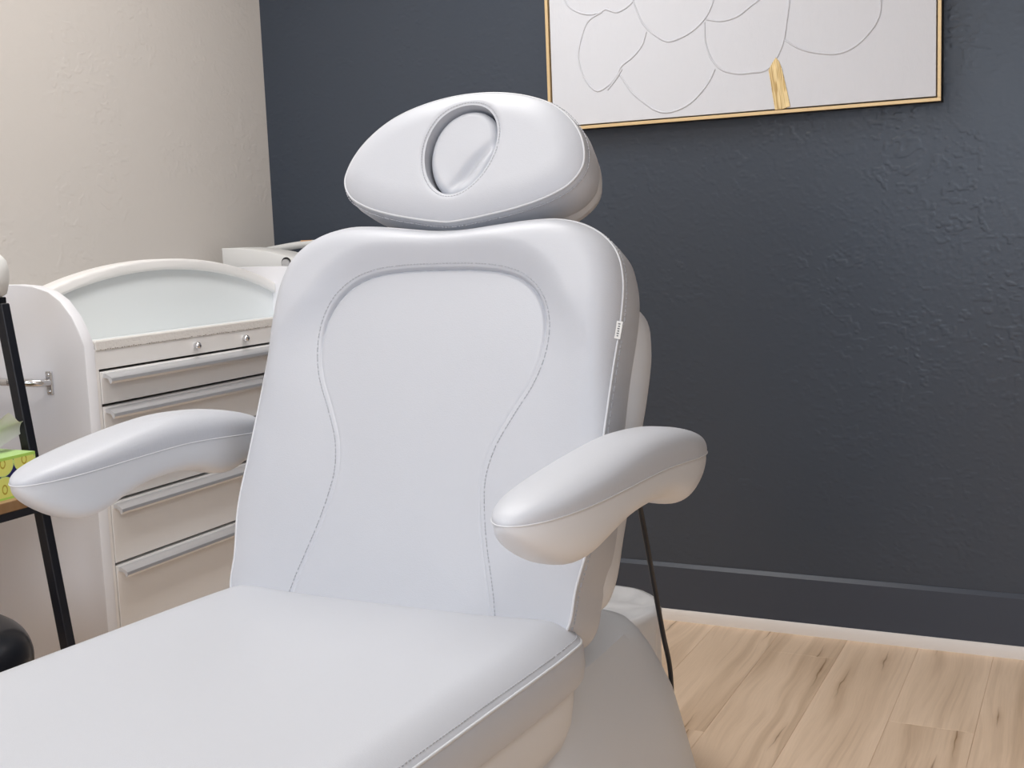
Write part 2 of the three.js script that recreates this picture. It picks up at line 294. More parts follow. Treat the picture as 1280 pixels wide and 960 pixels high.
// ------------------------------------------------------------------ treatment chair
const CX = 1.505, CZ = 1.5;
const chair = thing('treatment_chair', 'pale grey upholstered reclining treatment chair with headrest and two armrests', 'treatment chair', [CX, 0, CZ]);
const TH = 22.5 * Math.PI / 180;
{
  // --- backrest
  const outH = [[0, -0.035], [0.2, -0.035], [0.262, -0.03], [0.281, -0.005], [0.286, 0.05], [0.297, 0.12], [0.297, 0.2], [0.297, 0.28], [0.298, 0.36], [0.300, 0.43], [0.296, 0.49], [0.282, 0.53], [0.257, 0.557], [0.224, 0.575], [0.185, 0.584], [0.14, 0.584], [0.085, 0.579], [0.03, 0.573], [0, 0.572]];
  const panH = [[0, -0.024], [0.14, -0.023], [0.165, -0.018], [0.161, 0.015], [0.151, 0.05], [0.136, 0.1], [0.125, 0.15], [0.121, 0.19], [0.129, 0.235], [0.152, 0.285], [0.178, 0.335], [0.190, 0.38], [0.189, 0.425], [0.173, 0.462], [0.145, 0.487], [0.11, 0.500], [0.06, 0.506], [0, 0.507]];
  const out = densify(mirrored(outH), 720), pan = densify(mirrored(panH), 720);
  const dO = distTo(out.filter((_, i) => i % 2 === 0)), dP = distTo(pan.filter((_, i) => i % 2 === 0).filter(p => p[1] > -0.015));
  const pol = polar(pan, 0, 0.29, 720);
  const inPan = (x, y) => { const t = Math.atan2(y - 0.29, x), k = Math.min(719, Math.max(0, Math.floor((t + Math.PI) / (2 * Math.PI) * 720))); return Math.hypot(x, y - 0.29) < pol[k].r; };
  const seamN = y => 0.012 * (1 - sstep(0.0, 0.48, y));   // side edges come forward a little towards the seat
  const hBack = (x, y) => {
    const e = Math.min(1, dO(x, y) / 0.048), round = Math.pow(1 - Math.pow(1 - e, 2.6), 0.75);
    const d = dP(x, y), ins = inPan(x, y), P0 = 0.012, up = sstep(0.36, 0.47, y);
    const crease = lerp(0.0009, 0.0058, up) * Math.exp(-((d / lerp(0.0016, 0.0022, up)) ** 2));
    if (ins) { const z = P0 + 0.003 * (1 - Math.exp(-((d / 0.07) ** 2))) - crease - 0.0016 * up * Math.exp(-((d / 0.02) ** 2)); return lerp(seamN(y), z, round); }
    const B = lerp(0.1, 0.05, up), w = sstep(-0.25 * B, B, d), w0 = sstep(-0.25 * B, B, 0);
    const plateau = P0 + lerp(0.004, 0.025, sstep(0.22, 0.47, y)) * (w - w0) / (1 - w0);
    return lerp(seamN(y), plateau, round) - crease;
  };
  const toBack = o => { o.position.set(0, 0.594, 1.762 - CZ); o.rotation.x = -TH; return o; };
  const back = toBack(part('backrest_cushion', cushion({ outline: out, inner: pan, cx: 0, cy: 0.29, height: hBack, sides: [[0, (x, y) => seamN(y)], [0.002, (x, y) => seamN(y) - 0.008], [0.003, (x, y) => seamN(y) - 0.03], [0.002, (x, y) => seamN(y) * 0.5 - 0.06], [-0.004, (x, y) => lerp(-0.1, -0.082, sstep(0, 0.4, y))]], innerRings: 26, outerRings: 52 }), M.leather, chair));
  part('seam_piping', tube(out.filter((_, i) => i % 6 === 0).map(p => [p[0], p[1], seamN(p[1])]), 0.0021, true, 400, 6), M.piping, back);
  const st = offsetPoly(pan, 0.0075).filter(p => p[1] > -0.01);
  // order runs bottom-right up over the top to bottom-left
  const stp = st.map(p => new THREE.Vector3(p[0], p[1], hBack(p[0], p[1]) + 0.0005));
  const s1 = part('stitching', stitches(stp, 0.0056, 0.0034), M.thread, back); s1.userData.kind = 'stuff';
  const sd = offsetPoly(out, 0.0024).map(p => new THREE.Vector3(p[0], p[1], seamN(p[1]) - 0.0095));
  const s2 = part('side_stitching', stitches(sd, 0.006, 0.0036), M.thread, back); s2.userData.kind = 'stuff';
  // small care tag sewn into the right-hand seam
  const tag = part('care_tag', box(-0.0045, -0.013, -0.0006, 0.0045, 0.013, 0.0006), M.white, back); tag.position.set(0.3005, 0.412, 0.0055); tag.rotation.y = 0.5; tag.rotation.z = -0.05;
  part('tag_print', mergeGeometries([-0.0085, -0.005, -0.0015, 0.002, 0.0055, 0.009].map((y, k) => box(-0.0012 - 0.0006 * (k % 2), y - 0.001, 0.0005, 0.0014, y + 0.0008, 0.0008))), std({ color: 0x6a6d72, roughness: 0.8 }), tag);
  // --- moulded shell behind the backrest
  const shH = [[0, 0.035], [0.2, 0.035], [0.262, 0.04], [0.276, 0.07], [0.281, 0.15], [0.286, 0.25], [0.293, 0.35], [0.292, 0.42], [0.28, 0.462], [0.24, 0.49], [0.12, 0.5], [0, 0.5]];
  const sh = densify(mirrored(shH), 720);
  const shell = toBack(part('back_shell', cushion({ outline: sh, cx: 0, cy: 0.27, height: () => -0.07, sides: [[0, -0.07], [0.012, -0.09], [0.013, -0.125], [0.008, -0.14], [-0.006, -0.147]], outerRings: 6, N: 240 }), M.shell, chair));
  // --- headrest
  const TH2 = 28 * Math.PI / 180;
  const hoH = [[0, 0], [0.03, 0.003], [0.06, 0.008], [0.12, 0.021], [0.165, 0.037], [0.195, 0.056], [0.2105, 0.082], [0.209, 0.11], [0.196, 0.142], [0.173, 0.171], [0.142, 0.195], [0.1, 0.213], [0.05, 0.2245], [0, 0.228]];
  const ho = densify(mirrored(hoH), 720);
  const hole = densify(Array.from({ length: 40 }, (_, k) => { const a = k / 40 * 2 * Math.PI, w = 0.0625 + 0.006 * Math.sin(a); return [0.002 + w * Math.cos(a), 0.121 + 0.08 * Math.sin(a)]; }), 720);
  const dH = distTo(ho.filter((_, i) => i % 2 === 0)), dHole = distTo(hole.filter((_, i) => i % 3 === 0));
  const hHead = (x, y) => { const e = Math.min(1, dH(x, y) / 0.05); return 0.017 * Math.pow(1 - Math.pow(1 - e, 2.2), 0.8) - 0.0035 * Math.exp(-((dHole(x, y) / 0.0065) ** 2)); };
  const toHead = o => { o.position.set(0, 1.138, 1.545 - CZ); o.rotation.x = -TH2; return o; };
  const inset = (k, b) => (x, y) => -k * (y < 0.12 ? b : 1);
  const head = toHead(part('headrest_cushion', cushion({ outline: ho, inner: hole, cx: 0.002, cy: 0.121, height: hHead, hole: -0.05, sides: [[0, 0], [0.004, -0.01], [0.006, -0.035], [0.002, -0.062], [-0.006, -0.078]], outerRings: 40 }), M.leather, chair));
  part('seam_piping', tube(ho.filter((_, i) => i % 6 === 0).map(p => [p[0], p[1], 0]), 0.002, true, 300, 6), M.piping, head);
  const hs = offsetPoly(ho, 0.005).map(p => new THREE.Vector3(p[0], p[1], -0.0085));
  const s3 = part('side_stitching', stitches(hs, 0.0056, 0.0034), M.thread, head); s3.userData.kind = 'stuff';
  const hr = offsetPoly(hole, 0.0045).map(p => new THREE.Vector3(p[0], p[1], hHead(p[0], p[1]) + 0.0004));
  const s4 = part('hole_stitching', stitches(hr, 0.005, 0.003, 0.0005), M.thread, head); s4.userData.kind = 'stuff';
  // soft plug pushed into the face opening, with a slack fold
  const plug = offsetPoly(hole, -0.0035);
  const dPl = distTo(plug.filter((_, i) => i % 3 === 0));
  const hPlug = (x, y) => {
    const e = Math.min(1, dPl(x, y) / 0.014); const v = y - 0.121;
    const fold = Math.exp(-(((x - 0.012 - v * 0.75 - 0.03) / 0.011) ** 2)) * sstep(-0.085, -0.03, v) * (1 - sstep(-0.02, 0.03, v));
    const fold2 = Math.exp(-(((x + 0.012 + v * 0.35) / 0.012) ** 2)) * (1 - sstep(-0.05, 0.0, v));
    const sag = 0.006 * Math.exp(-(((v + 0.045) / 0.03) ** 2 + ((x - 0.005) / 0.03) ** 2));
    return -0.008 + 0.0135 * Math.pow(1 - Math.pow(1 - e, 2), 0.6) - 0.009 * fold + 0.0018 * fold2 - sag;
  };
  part('face_plug', cushion({ outline: plug, cx: 0.002, cy: 0.121, height: hPlug, sides: [[0, -0.008], [0, -0.05]], outerRings: 40, N: 240 }), M.leather, head);
  const hsO = densify(mirrored([[0, 0.022], [0.1, 0.034], [0.165, 0.055], [0.192, 0.085], [0.19, 0.115], [0.17, 0.155], [0.135, 0.185], [0.08, 0.206], [0, 0.212]]), 480);
  toHead(part('headrest_shell', cushion({ outline: offsetPoly(hsO, 0.012), cx: 0, cy: 0.12, height: () => -0.07, sides: [[0, -0.07], [0.001, -0.09], [-0.006, -0.108], [-0.02, -0.114]], outerRings: 4, N: 200 }), M.shell, chair));
  part('headrest_bracket', box(-0.07, 0.93, -0.16, 0.07, 1.2, -0.12, 0.008), M.alu, chair).visible = true;

  // --- seat cushion: x across, local y runs forwards (towards the feet), height up
  const seH = [[0, -0.03], [0.2, -0.03], [0.27, -0.024], [0.298, 0.005], [0.304, 0.05], [0.305, 0.3], [0.304, 0.6], [0.298, 0.83], [0.28, 0.88], [0.2, 0.9], [0, 0.905]];
  const seO = densify(mirrored(seH), 900);
  const dS = distTo(seO.filter((_, i) => i % 2 === 0));
  const hSeat = (x, y) => { const e = Math.min(1, dS(x, y) / 0.06); return 0.022 * Math.pow(1 - Math.pow(1 - e, 2.3), 0.8) + 0.005 * sstep(0.12, 0.26, Math.abs(x)) * sstep(0, 0.05, dS(x, y)) - 0.008 * sstep(0.65, 0.9, y); };
  const seatGeo = (g) => { g.scale(1, -1, 1); const ix = g.index.array; for (let i = 0; i < ix.length; i += 3) { const t = ix[i]; ix[i] = ix[i + 1]; ix[i + 1] = t; } g.computeVertexNormals(); g.rotateX(-Math.PI / 2); return g; };
  const atSeat = o => { o.position.set(0, 0.577, 1.765 - CZ); o.rotation.x = -0.04; return o; };
  const seat = atSeat(part('seat_cushion', seatGeo(cushion({ outline: seO, cx: 0, cy: 0.43, height: hSeat, sides: [[0, 0], [0.004, -0.008], [0.006, -0.028], [0.003, -0.048], [-0.004, -0.056]], outerRings: 60, N: 400 })), M.leather, chair));
  part('seam_piping', tube(seO.filter((_, i) => i % 6 === 0).map(p => [p[0], 0.0, p[1]]), 0.0021, true, 400, 6), M.piping, seat);
  const ss = offsetPoly(seO, -0.006).map(p => new THREE.Vector3(p[0], hSeat(p[0], p[1]) + 0.0004, p[1]));
  const s5 = part('edge_stitching', stitches(ss, 0.006, 0.0036), M.thread, seat); s5.userData.kind = 'stuff';
  // plastic pan under the seat
  part('seat_shell', seatGeo(cushion({ outline: offsetPoly(seO, -0.012), cx: 0, cy: 0.43, height: () => 0, sides: [[0, 0], [0, -0.03], [-0.006, -0.065], [-0.02, -0.09], [-0.05, -0.1]], outerRings: 4, N: 300 })), M.shell, chair).position.set(0, 0.530, 1.765 - CZ);
  // --- leg rest, beyond the frame
  const lg = part('leg_rest', new RoundedBoxGeometry(0.56, 0.075, 0.5, 4, 0.03), M.leather, chair); lg.position.set(0, 0.43, 2.83 - CZ); lg.rotation.x = 0.75;

  // --- armrests: z runs from the rounded front tip to the back
  const zTip = 2.095, zEnd = 1.555, yS = 0.82, NS = 72, NM = 28;
  const halfW = s => 0.051 * Math.pow(Math.max(0, 1 - Math.pow(Math.abs(2 * s - 1), s < 0.5 ? 4.2 : 5)), 0.5) * lerp(1, 0.98, s);
  const seamY = s => yS - 0.004 + 0.005 * Math.sin(s * Math.PI) - 0.012 * sstep(0.5, 1, s);
  const endR = s => Math.pow(Math.max(0, 1 - Math.pow(Math.abs(2 * s - 1), 5)), 0.5);
  const topH = s => endR(s) * (lerp(0.026, 0.044, sstep(0.05, 0.6, s)) - 0.008 * sstep(0.7, 1, s));
  const botH = s => Math.pow(Math.max(0, 1 - Math.pow(Math.abs(2 * s - 1), s < 0.5 ? 5 : 4)), 0.6) * (0.046 + 0.028 * Math.exp(-(((s - 0.2) / 0.15) ** 2)) + 0.022 * Math.exp(-(((s - 0.8) / 0.12) ** 2)));
  const loft = (low, side) => {
    const P = [], UV = [], I = [];
    for (let i = 0; i <= NS; i++) {
      const s = 0.5 - 0.5 * Math.cos(Math.PI * i / NS), w = halfW(s) - (low ? 0.0015 : 0), z = lerp(zTip, zEnd, s), hh = low ? -botH(s) : topH(s), bow = 0.006 * Math.sin(s * Math.PI);
      for (let j = 0; j <= NM; j++) {
        const a = Math.PI * j / NM, ex = low ? 0.75 : 0.7, c = Math.cos(a), q = Math.sin(a);
        const x = w * Math.sign(c) * Math.pow(Math.abs(c), low ? 0.78 : ex), y = hh * Math.pow(Math.max(0, q), low ? 0.64 : ex);
        P.push(side * (lerp(0.356, 0.385, s) + bow) + x, seamY(s) + y, z - CZ); UV.push(x, z);
      }
    }
    for (let i = 0; i < NS; i++) for (let j = 0; j < NM; j++) { const a = i * (NM + 1) + j, b = a + NM + 1; if (low) I.push(a, a + 1, b, a + 1, b + 1, b); else I.push(a, b, a + 1, a + 1, b, b + 1); }
    const g = new THREE.BufferGeometry(); g.setAttribute('position', new THREE.Float32BufferAttribute(P, 3)); g.setAttribute('uv', new THREE.Float32BufferAttribute(UV, 2)); g.setIndex(I); g.computeVertexNormals();
    const nn = g.attributes.normal; // make sure normals look outwards
    return g;
  };
  for (const side of [-1, 1]) {
    const arm = part('armrest', loft(false, side), M.leather, chair);
    part('armrest_shell', loft(true, side), M.shell, arm);
    const ring = []; for (let i = 0; i <= 60; i++) { const s = 0.5 - 0.5 * Math.cos(Math.PI * i / 60); ring.push([side * (lerp(0.356, 0.385, s) + 0.006 * Math.sin(s * Math.PI)) + halfW(s), seamY(s), lerp(zTip, zEnd, s) - CZ]); }
    for (let i = 59; i > 0; i--) { const s = 0.5 - 0.5 * Math.cos(Math.PI * i / 60); ring.push([side * (lerp(0.356, 0.385, s) + 0.006 * Math.sin(s * Math.PI)) - halfW(s), seamY(s), lerp(zTip, zEnd, s) - CZ]); }
    part('armrest_piping', tube(ring, 0.001, true, 300, 6), M.piping, arm);
    part('armrest_bracket', mergeGeometries([box(side > 0 ? 0.27 : -0.36, 0.765, 1.56 - CZ, side > 0 ? 0.36 : -0.27, 0.80, 1.605 - CZ, 0.006), box(side > 0 ? 0.2 : -0.29, 0.75, 1.585 - CZ, side > 0 ? 0.29 : -0.2, 0.81, 1.63 - CZ, 0.006)]), M.shell, arm);
  }
  // --- lift column and flared base cover
  const rr = (hx, hz, n = 160, p = 5) => Array.from({ length: n }, (_, k) => { const a = k / n * 2 * Math.PI, c = Math.cos(a), s = Math.sin(a), q = Math.pow(Math.pow(Math.abs(c), p) + Math.pow(Math.abs(s), p), -1 / p); return [hx * c * q, hz * s * q]; });
  const layered = (L) => { // [y, hx, hz, zc]
    const P = [], I = [], n = 160; L.forEach(([y, hx, hz, zc]) => rr(hx, hz).forEach(([x, z]) => P.push(x, y, zc - CZ + z)));
    for (let l = 0; l + 1 < L.length; l++) for (let i = 0; i < n; i++) { const a = l * n + i, b = l * n + (i + 1) % n; I.push(a, a + n, b, b, a + n, b + n); }
    const top = P.length / 3, k = L.length - 1; P.push(0, L[k][0], L[k][3] - CZ); for (let i = 0; i < n; i++) I.push(top, k * n + (i + 1) % n, k * n + i);
    const g = new THREE.BufferGeometry(); g.setAttribute('position', new THREE.Float32BufferAttribute(P, 3)); g.setIndex(I); return metreUV(toCreasedNormals(g, 0.7));
  };
  part('base_cover', layered([[0.0, 0.335, 0.40, 1.57], [0.05, 0.335, 0.40, 1.57], [0.16, 0.32, 0.38, 1.57], [0.26, 0.302, 0.35, 1.57], [0.34, 0.285, 0.33, 1.57], [0.385, 0.272, 0.305, 1.57], [0.42, 0.262, 0.28, 1.57], [0.455, 0.25, 0.25, 1.57], [0.478, 0.238, 0.225, 1.57], [0.487, 0.215, 0.2, 1.57]]), M.shell, chair);
}

// ------------------------------------------------------------------ picture on the blue wall
{
  const zc = 0.055, bl = pixelOnWall(727.5, 162.5, zc), br = pixelOnWall(1176.2, 124.5, zc), tl = pixelOnWall(680.3, 0, zc);
  const x0 = tl.x, x1 = br.x, y0 = (bl.y + br.y) / 2, y1 = y0 + 0.80;
  const pic = thing('wall_picture', 'large white relief canvas of petal outlines with gold stem in thin gold frame', 'picture', [(x0 + x1) / 2, y0, 0]);
  const hw = (x1 - x0) / 2, h = y1 - y0, g = 0.0085;
  const zf = zc - 0.005, L = (px, py, z = zf) => { const p = pixelOnWall(px, py, z); return new THREE.Vector3(p.x - (x0 + x1) / 2, p.y - y0, z); };
  const canvasBump = tex(512, 512, (u, v) => 0.3 + 0.35 * vnoise(u * 40, v * 12, 40, 12, 61) + 0.2 * vnoise(u * 160, v * 60, 160, 60, 62) + 0.1 * vnoise(u * 12, v * 12, 12, 12, 63));
  const cm = std({ color: 0xd6d8de, roughness: 0.75, bumpMap: withRepeat(canvasBump, 2), bumpScale: 0.0009 });
  part('canvas', box(-hw + g + 0.0042, g + 0.0042, 0.004, hw - g - 0.0042, h - g - 0.0042, zf), cm, pic); // floats in the frame, open slot all round
  part('back_board', box(-hw + 0.001, 0.001, 0.0005, hw - 0.001, h - 0.001, 0.004), M.gold, pic);
  for (const [a, b, c, d] of [[-hw, 0, hw, g], [-hw, h - g, hw, h], [-hw, g, -hw + g, h - g], [hw - g, g, hw, h - g]]) part('frame_bar', box(a, b, zc - 0.006, c, d, zc, 0.001), M.gold, pic);
  const k = 0.003; // black outside of the deep frame; its inside is gold down to the back board
  for (const [a, b, c, d] of [[-hw, 0, hw, k], [-hw, h - k, hw, h], [-hw, k, -hw + k, h - k], [hw - k, k, hw, h - k]]) part('frame_side', box(a + 0.0004, b + 0.0004, 0.004, c - 0.0004, d - 0.0004, zc - 0.006), M.frameSide, pic);
  for (const [a, b, c, d] of [[-hw + k, k, hw - k, g], [-hw + k, h - g, hw - k, h - k], [-hw + k, g, -hw + g, h - g], [hw - g, g, hw - k, h - g]]) part('frame_inside', box(a, b, 0.004, c, d, zc - 0.006), M.gold, pic);
  const K = 620 / 1280, cv = (pts) => pts.map(([x, y]) => L(660 + x * K, y * K, zf));
  const petals = [
    [[88, -30], [95, 0], [110, 20], [145, 36], [180, 34], [200, 24]], [[200, 24], [230, 31], [258, 16], [272, 0], [285, -40]],
    [[192, 30], [155, 55], [137, 100], [130, 145], [140, 190], [160, 222], [180, 235], [205, 222], [230, 195], [240, 172], [270, 147], [295, 115], [305, 82]],
    [[270, 0], [290, 50], [305, 72], [330, 92], [360, 107], [395, 97], [430, 75], [460, 42], [478, 0], [482, -50]],
    [[460, 50], [500, 54], [540, 42], [575, 15], [600, -6], [620, -60]],
    [[238, 195], [270, 240], [300, 265], [330, 285], [362, 290], [410, 272], [445, 240], [470, 205], [482, 178]],
    [[455, 58], [458, 110], [475, 155], [500, 180], [540, 190], [580, 187], [612, 182], [635, 160], [658, 110], [668, 50], [674, 0], [668, -60]],
    [[660, 102], [700, 125], [750, 137], [800, 138], [840, 122], [880, 85], [905, 45], [910, 0], [890, -70]],
    [[205, 232], [230, 200], [242, 178]],
    [[120, -30], [60, -90], [70, -170], [140, -190], [220, -150], [285, -40]], [[285, -40], [300, -160], [390, -210], [470, -150], [482, -50]], [[482, -60], [540, -180], [640, -190], [690, -110], [668, -60]], [[690, -90], [760, -170], [860, -160], [890, -70]],
  ];
  for (const p of petals) { const q = cv(p); q.forEach(v => { v.z = zf - 0.0003; }); part('petal_ridge', tube(q, 0.0027, false, 70, 8), cm, pic); }
  const sp = [[621, 182], [629, 165], [640, 148], [648, 158], [655, 176], [662, 205], [670, 240], [677, 274], [660, 281], [638, 284], [632, 250], [627, 215]].map(([x, y]) => { const v = L(660 + x * K, y * K, zf); return [v.x, v.y]; });
  const gb = tex(256, 256, (u, v) => { const n = vnoise(u * 60 + v * 14, v * 5, 60, 5, 71), m = vnoise(u * 20, v * 9, 20, 9, 72); return [222 - 45 * sstep(0.45, 0.9, n) + 14 * m, 198 - 52 * sstep(0.45, 0.9, n) + 14 * m, 150 - 56 * sstep(0.45, 0.9, n) + 8 * m]; }, true);
  const gt = withRepeat(gb, 12, 6);
  const sg = extrude(sp, 0.0022, 0.0006); sg.translate(0, 0, zf - 0.0003); part('gold_stem', sg, std({ map: gt, roughness: 0.45, metalness: 0.35, bumpMap: gt, bumpScale: 0.0012 }), pic);
}

// ------------------------------------------------------------------ drawer cabinet by the left wall
{
  const xf = 0.5, zA = 0.37, zB = 1.327;
  const cab = thing('drawer_cabinet', 'white drawer cabinet with arched top gallery and long silver pulls', 'cabinet', [0.26, 0, (zA + zB) / 2]);
  const ox = -0.26, oz = -(zA + zB) / 2;
  const B = (x0, y0, z0, x1, y1, z1, r) => { const g = box(x0, y0, z0, x1, y1, z1, r); g.translate(ox, 0, oz); return g; };
  // side panels with a swept top edge
  const prof = [[0.02, 0.05], [xf, 0.05], [xf, 0.915], [0.488, 0.945], [0.471, 0.977], [0.441, 1.011], [0.408, 1.031], [0.363, 1.043], [0.316, 1.047], [0.02, 1.047]];
  for (const z of [zA, zB - 0.028]) { const g = extrude(prof, 0.028 - 0.004, 0.002); g.translate(ox, 0, z + 0.002 + oz); part('side_panel', toCreasedNormals(g, 0.5), M.cabinetSide, cab); }
  part('carcass', mergeGeometries([B(0.02, 0.06, zA + 0.028, 0.032, 0.9, zB - 0.028), B(0.032, 0.06, zA + 0.028, xf - 0.03, 0.072, zB - 0.028), B(0.032, 0.888, zA + 0.028, xf - 0.03, 0.9, zB - 0.028)]), M.cabinet, cab); // hollow: the drawer gaps open into it
  part('plinth', B(0.04, 0.0, zA + 0.03, xf - 0.05, 0.06, zB - 0.03), M.cabinet, cab);
  // face frame around the drawers
  part('face_frame', mergeGeometries([B(xf - 0.03, 0.862, zA + 0.028, xf - 0.001, 0.905, zB - 0.028), B(xf - 0.03, 0.06, zB - 0.036 - 0.028 + 0.028, xf - 0.001, 0.862, zB - 0.028), B(xf - 0.03, 0.06, zA + 0.028, xf - 0.001, 0.862, zA + 0.036)]), M.cabinet, cab);
  // tray top, lip and arched gallery
  part('tray_top', B(0.285, 0.9, zA + 0.028, xf - 0.012, 0.906, zB - 0.028), M.tray, cab);
  const lipBump = tex(256, 64, (u, v) => vnoise(u * 70, v * 6, 70, 6, 81) > 0.62 ? 0.2 : 0.8);
  part('edge_strip', B(xf - 0.014, 0.9, zA + 0.028, xf + 0.0005, 0.924, zB - 0.03, 0.004), std({ color: 0xe6e3df, roughness: 0.55, bumpMap: withRepeat(lipBump, 3.2, 40), bumpScale: 0.0004 }), cab);
  // worn bead of glue along the strip: little chips
  const r = rng(5), chips = []; for (let z = zA + 0.05; z < zB - 0.045; z += 0.007) { if (r() < 0.2) continue; const w = 0.0022 + r() * 0.002, hgt = 0.0010 + r() * 0.0012, y = 0.9025 + (r() - 0.5) * 0.002; chips.push(B(xf - 0.002, y, z, xf + 0.0009, y + hgt, z + w)); }
  const cp = part('worn_edge', mergeGeometries(chips), std({ color: 0x8f8880, roughness: 0.9 }), cab); cp.userData.kind = 'stuff';
  const zc = 0.85, hwid = (zB - zA) / 2, arch = z => 0.985 + 0.1 * Math.pow(Math.max(0, 1 - ((z - zc) / hwid) ** 2), 0.85);
  const zs = Array.from({ length: 49 }, (_, k) => zA + 0.028 + (zB - zA - 0.056) * k / 48);
  const inner = [[zA + 0.028, 0.9], ...zs.map(z => [z, arch(z) - 0.022]).reverse().reverse(), [zB - 0.028, 0.9]];
  const gp = extrude(inner.map(p => [-p[0], p[1]]).reverse(), 0.012); gp.rotateY(Math.PI / 2); gp.translate(0.272 + ox, 0, oz); part('back_panel', metreUV(toCreasedNormals(gp, 0.5)), M.tray, cab);
  // rounded arch moulding swept along the top of the panel
  const band = [...zs.map(z => [-z, arch(z)]), ...zs.slice().reverse().map(z => [-z, arch(z) - 0.027])].reverse();
  const ag = extrude(band, 0.04, 0.006); ag.rotateY(Math.PI / 2); ag.translate(0.252 + ox, 0, oz); part('arch_moulding', toCreasedNormals(ag, 0.6), M.cabinet, cab);
  // drawers
  const rows = [[0.858, 0.785], [0.782, 0.682], [0.679, 0.576], [0.573, 0.436], [0.433, 0.262], [0.259, 0.07]];
  const d0 = zA + 0.038, d1 = zB - 0.0385;
  const hp = [[0, 0], [0.003, 0.001], [0.017, -0.0035], [0.024, -0.009], [0.0255, -0.0155], [0.022, -0.0205], [0.018, -0.0185], [0.0165, -0.0125], [0.011, -0.0095], [0, -0.0085]];
  for (const [t, b] of rows) {
    const dr = part('drawer', B(xf - 0.022, b + 0.0015, d0, xf, t - 0.002, d1, 0.0015), M.cabinet, cab);
    const hg = extrude(hp.map(p => [p[0], p[1]]), d1 - d0 - 0.012); hg.translate(xf + ox, t - 0.0065, d0 + 0.006 + oz); part('handle', toCreasedNormals(hg, 0.6), M.alu, dr);
  }
  for (const z of [0.985, 0.806]) {
    const k = new THREE.LatheGeometry([[0, 0.0165], [0.004, 0.016], [0.0078, 0.0125], [0.0085, 0.0085], [0.0075, 0.004], [0.006, 0.0015], [0.006, 0]].map(p => new THREE.Vector2(...p)).reverse(), 24);
    k.rotateZ(-Math.PI / 2); k.translate(xf - 0.001 + ox, 0.882, z + oz); part('knob', k, M.chrome, cab);
  }
  // push bar on the side: screwed plate, curved stub, bar
  const hb = new THREE.Group(); hb.name = 'side_handle'; cab.add(hb);
  const pl = new RoundedBoxGeometry(0.018, 0.052, 0.006, 3, 0.0028); pl.translate(0.394 + ox, 0.836, zB + 0.003 + oz); part('mounting_plate', pl, M.chrome, hb);
  for (const y of [0.818, 0.854]) { const s = new THREE.SphereGeometry(0.0045, 12, 8); s.scale(1, 1, 0.5); s.translate(0.394 + ox, y, zB + 0.0065 + oz); part('screw', s, M.chrome, hb); }
  part('grip_bar', mergeGeometries([tube([[0.394, 0.837, zB + 0.004], [0.388, 0.839, zB + 0.028], [0.365, 0.842, zB + 0.048], [0.33, 0.843, zB + 0.052]].map(p => [p[0] + ox, p[1], p[2] + oz]), 0.0085, false, 30, 14), rod([0.33 + ox, 0.843, zB + 0.052 + oz], [0.06 + ox, 0.843, zB + 0.052 + oz], 0.0085)]), M.chrome, hb);
}

// ------------------------------------------------------------------ small machine in the corner on its stand
{
  const st = thing('side_stand', 'white boxy stand in the corner beyond the drawer cabinet', 'stand', [0.22, 0, 0.2]);
  part('body', box(-0.19, 0.03, -0.15, 0.19, 0.95, 0.14, 0.006), M.cabinet, st);
  part('top', box(-0.2, 0.95, -0.155, 0.2, 0.97, 0.145, 0.004), M.cabinet, st);
  for (const [x, z] of [[-0.15, -0.11], [0.15, -0.11], [-0.15, 0.1], [0.15, 0.1]]) part('foot', new THREE.CylinderGeometry(0.018, 0.014, 0.03, 14).translate(x, 0.015, z), M.black, st);
  const m = thing('beauty_device', 'white device with a curved lid and silver roller in the wall corner', 'device', [0.22, 0.97, 0.2]);
  part('case', box(-0.17, 0, -0.12, 0.19, 0.055, 0.125, 0.008), M.white, m);
  const lid = [[-0.17, 0.05], [0.17, 0.05], [0.176, 0.058], [0.165, 0.068], [0.13, 0.083], [0.08, 0.1], [0.02, 0.115], [-0.05, 0.127], [-0.11, 0.132], [-0.17, 0.133]];
  const lg = extrude(lid, 0.1, 0.004); lg.translate(0, 0, 0.02); part('curved_lid', toCreasedNormals(lg, 0.5), M.white, m);
  part('rear_rail', box(-0.17, 0.055, -0.115, 0.2, 0.105, -0.085, 0.01), M.white, m);
  part('rail_top', tube([[-0.17, 0.12, -0.1], [-0.02, 0.135, -0.1], [0.1, 0.133, -0.1], [0.2, 0.11, -0.1]], 0.011, false, 60, 12), M.white, m);
  part('inner_tray', box(-0.16, 0.053, -0.084, 0.19, 0.06, 0.016), M.frameSide, m);
  part('roller_socket', rod([0.065, 0.084, 0.115], [0.065, 0.084, 0.1265], 0.0165, 24), M.frameSide, m);
  part('roller', rod([0.067, 0.083, 0.118], [0.067, 0.083, 0.134], 0.012, 24), M.alu, m);
  part('orange_mark', box(-0.04, 0.1425, -0.106, 0.0, 0.147, -0.094, 0.001), std({ color: 0xe2b489, roughness: 0.6 }), m);
}

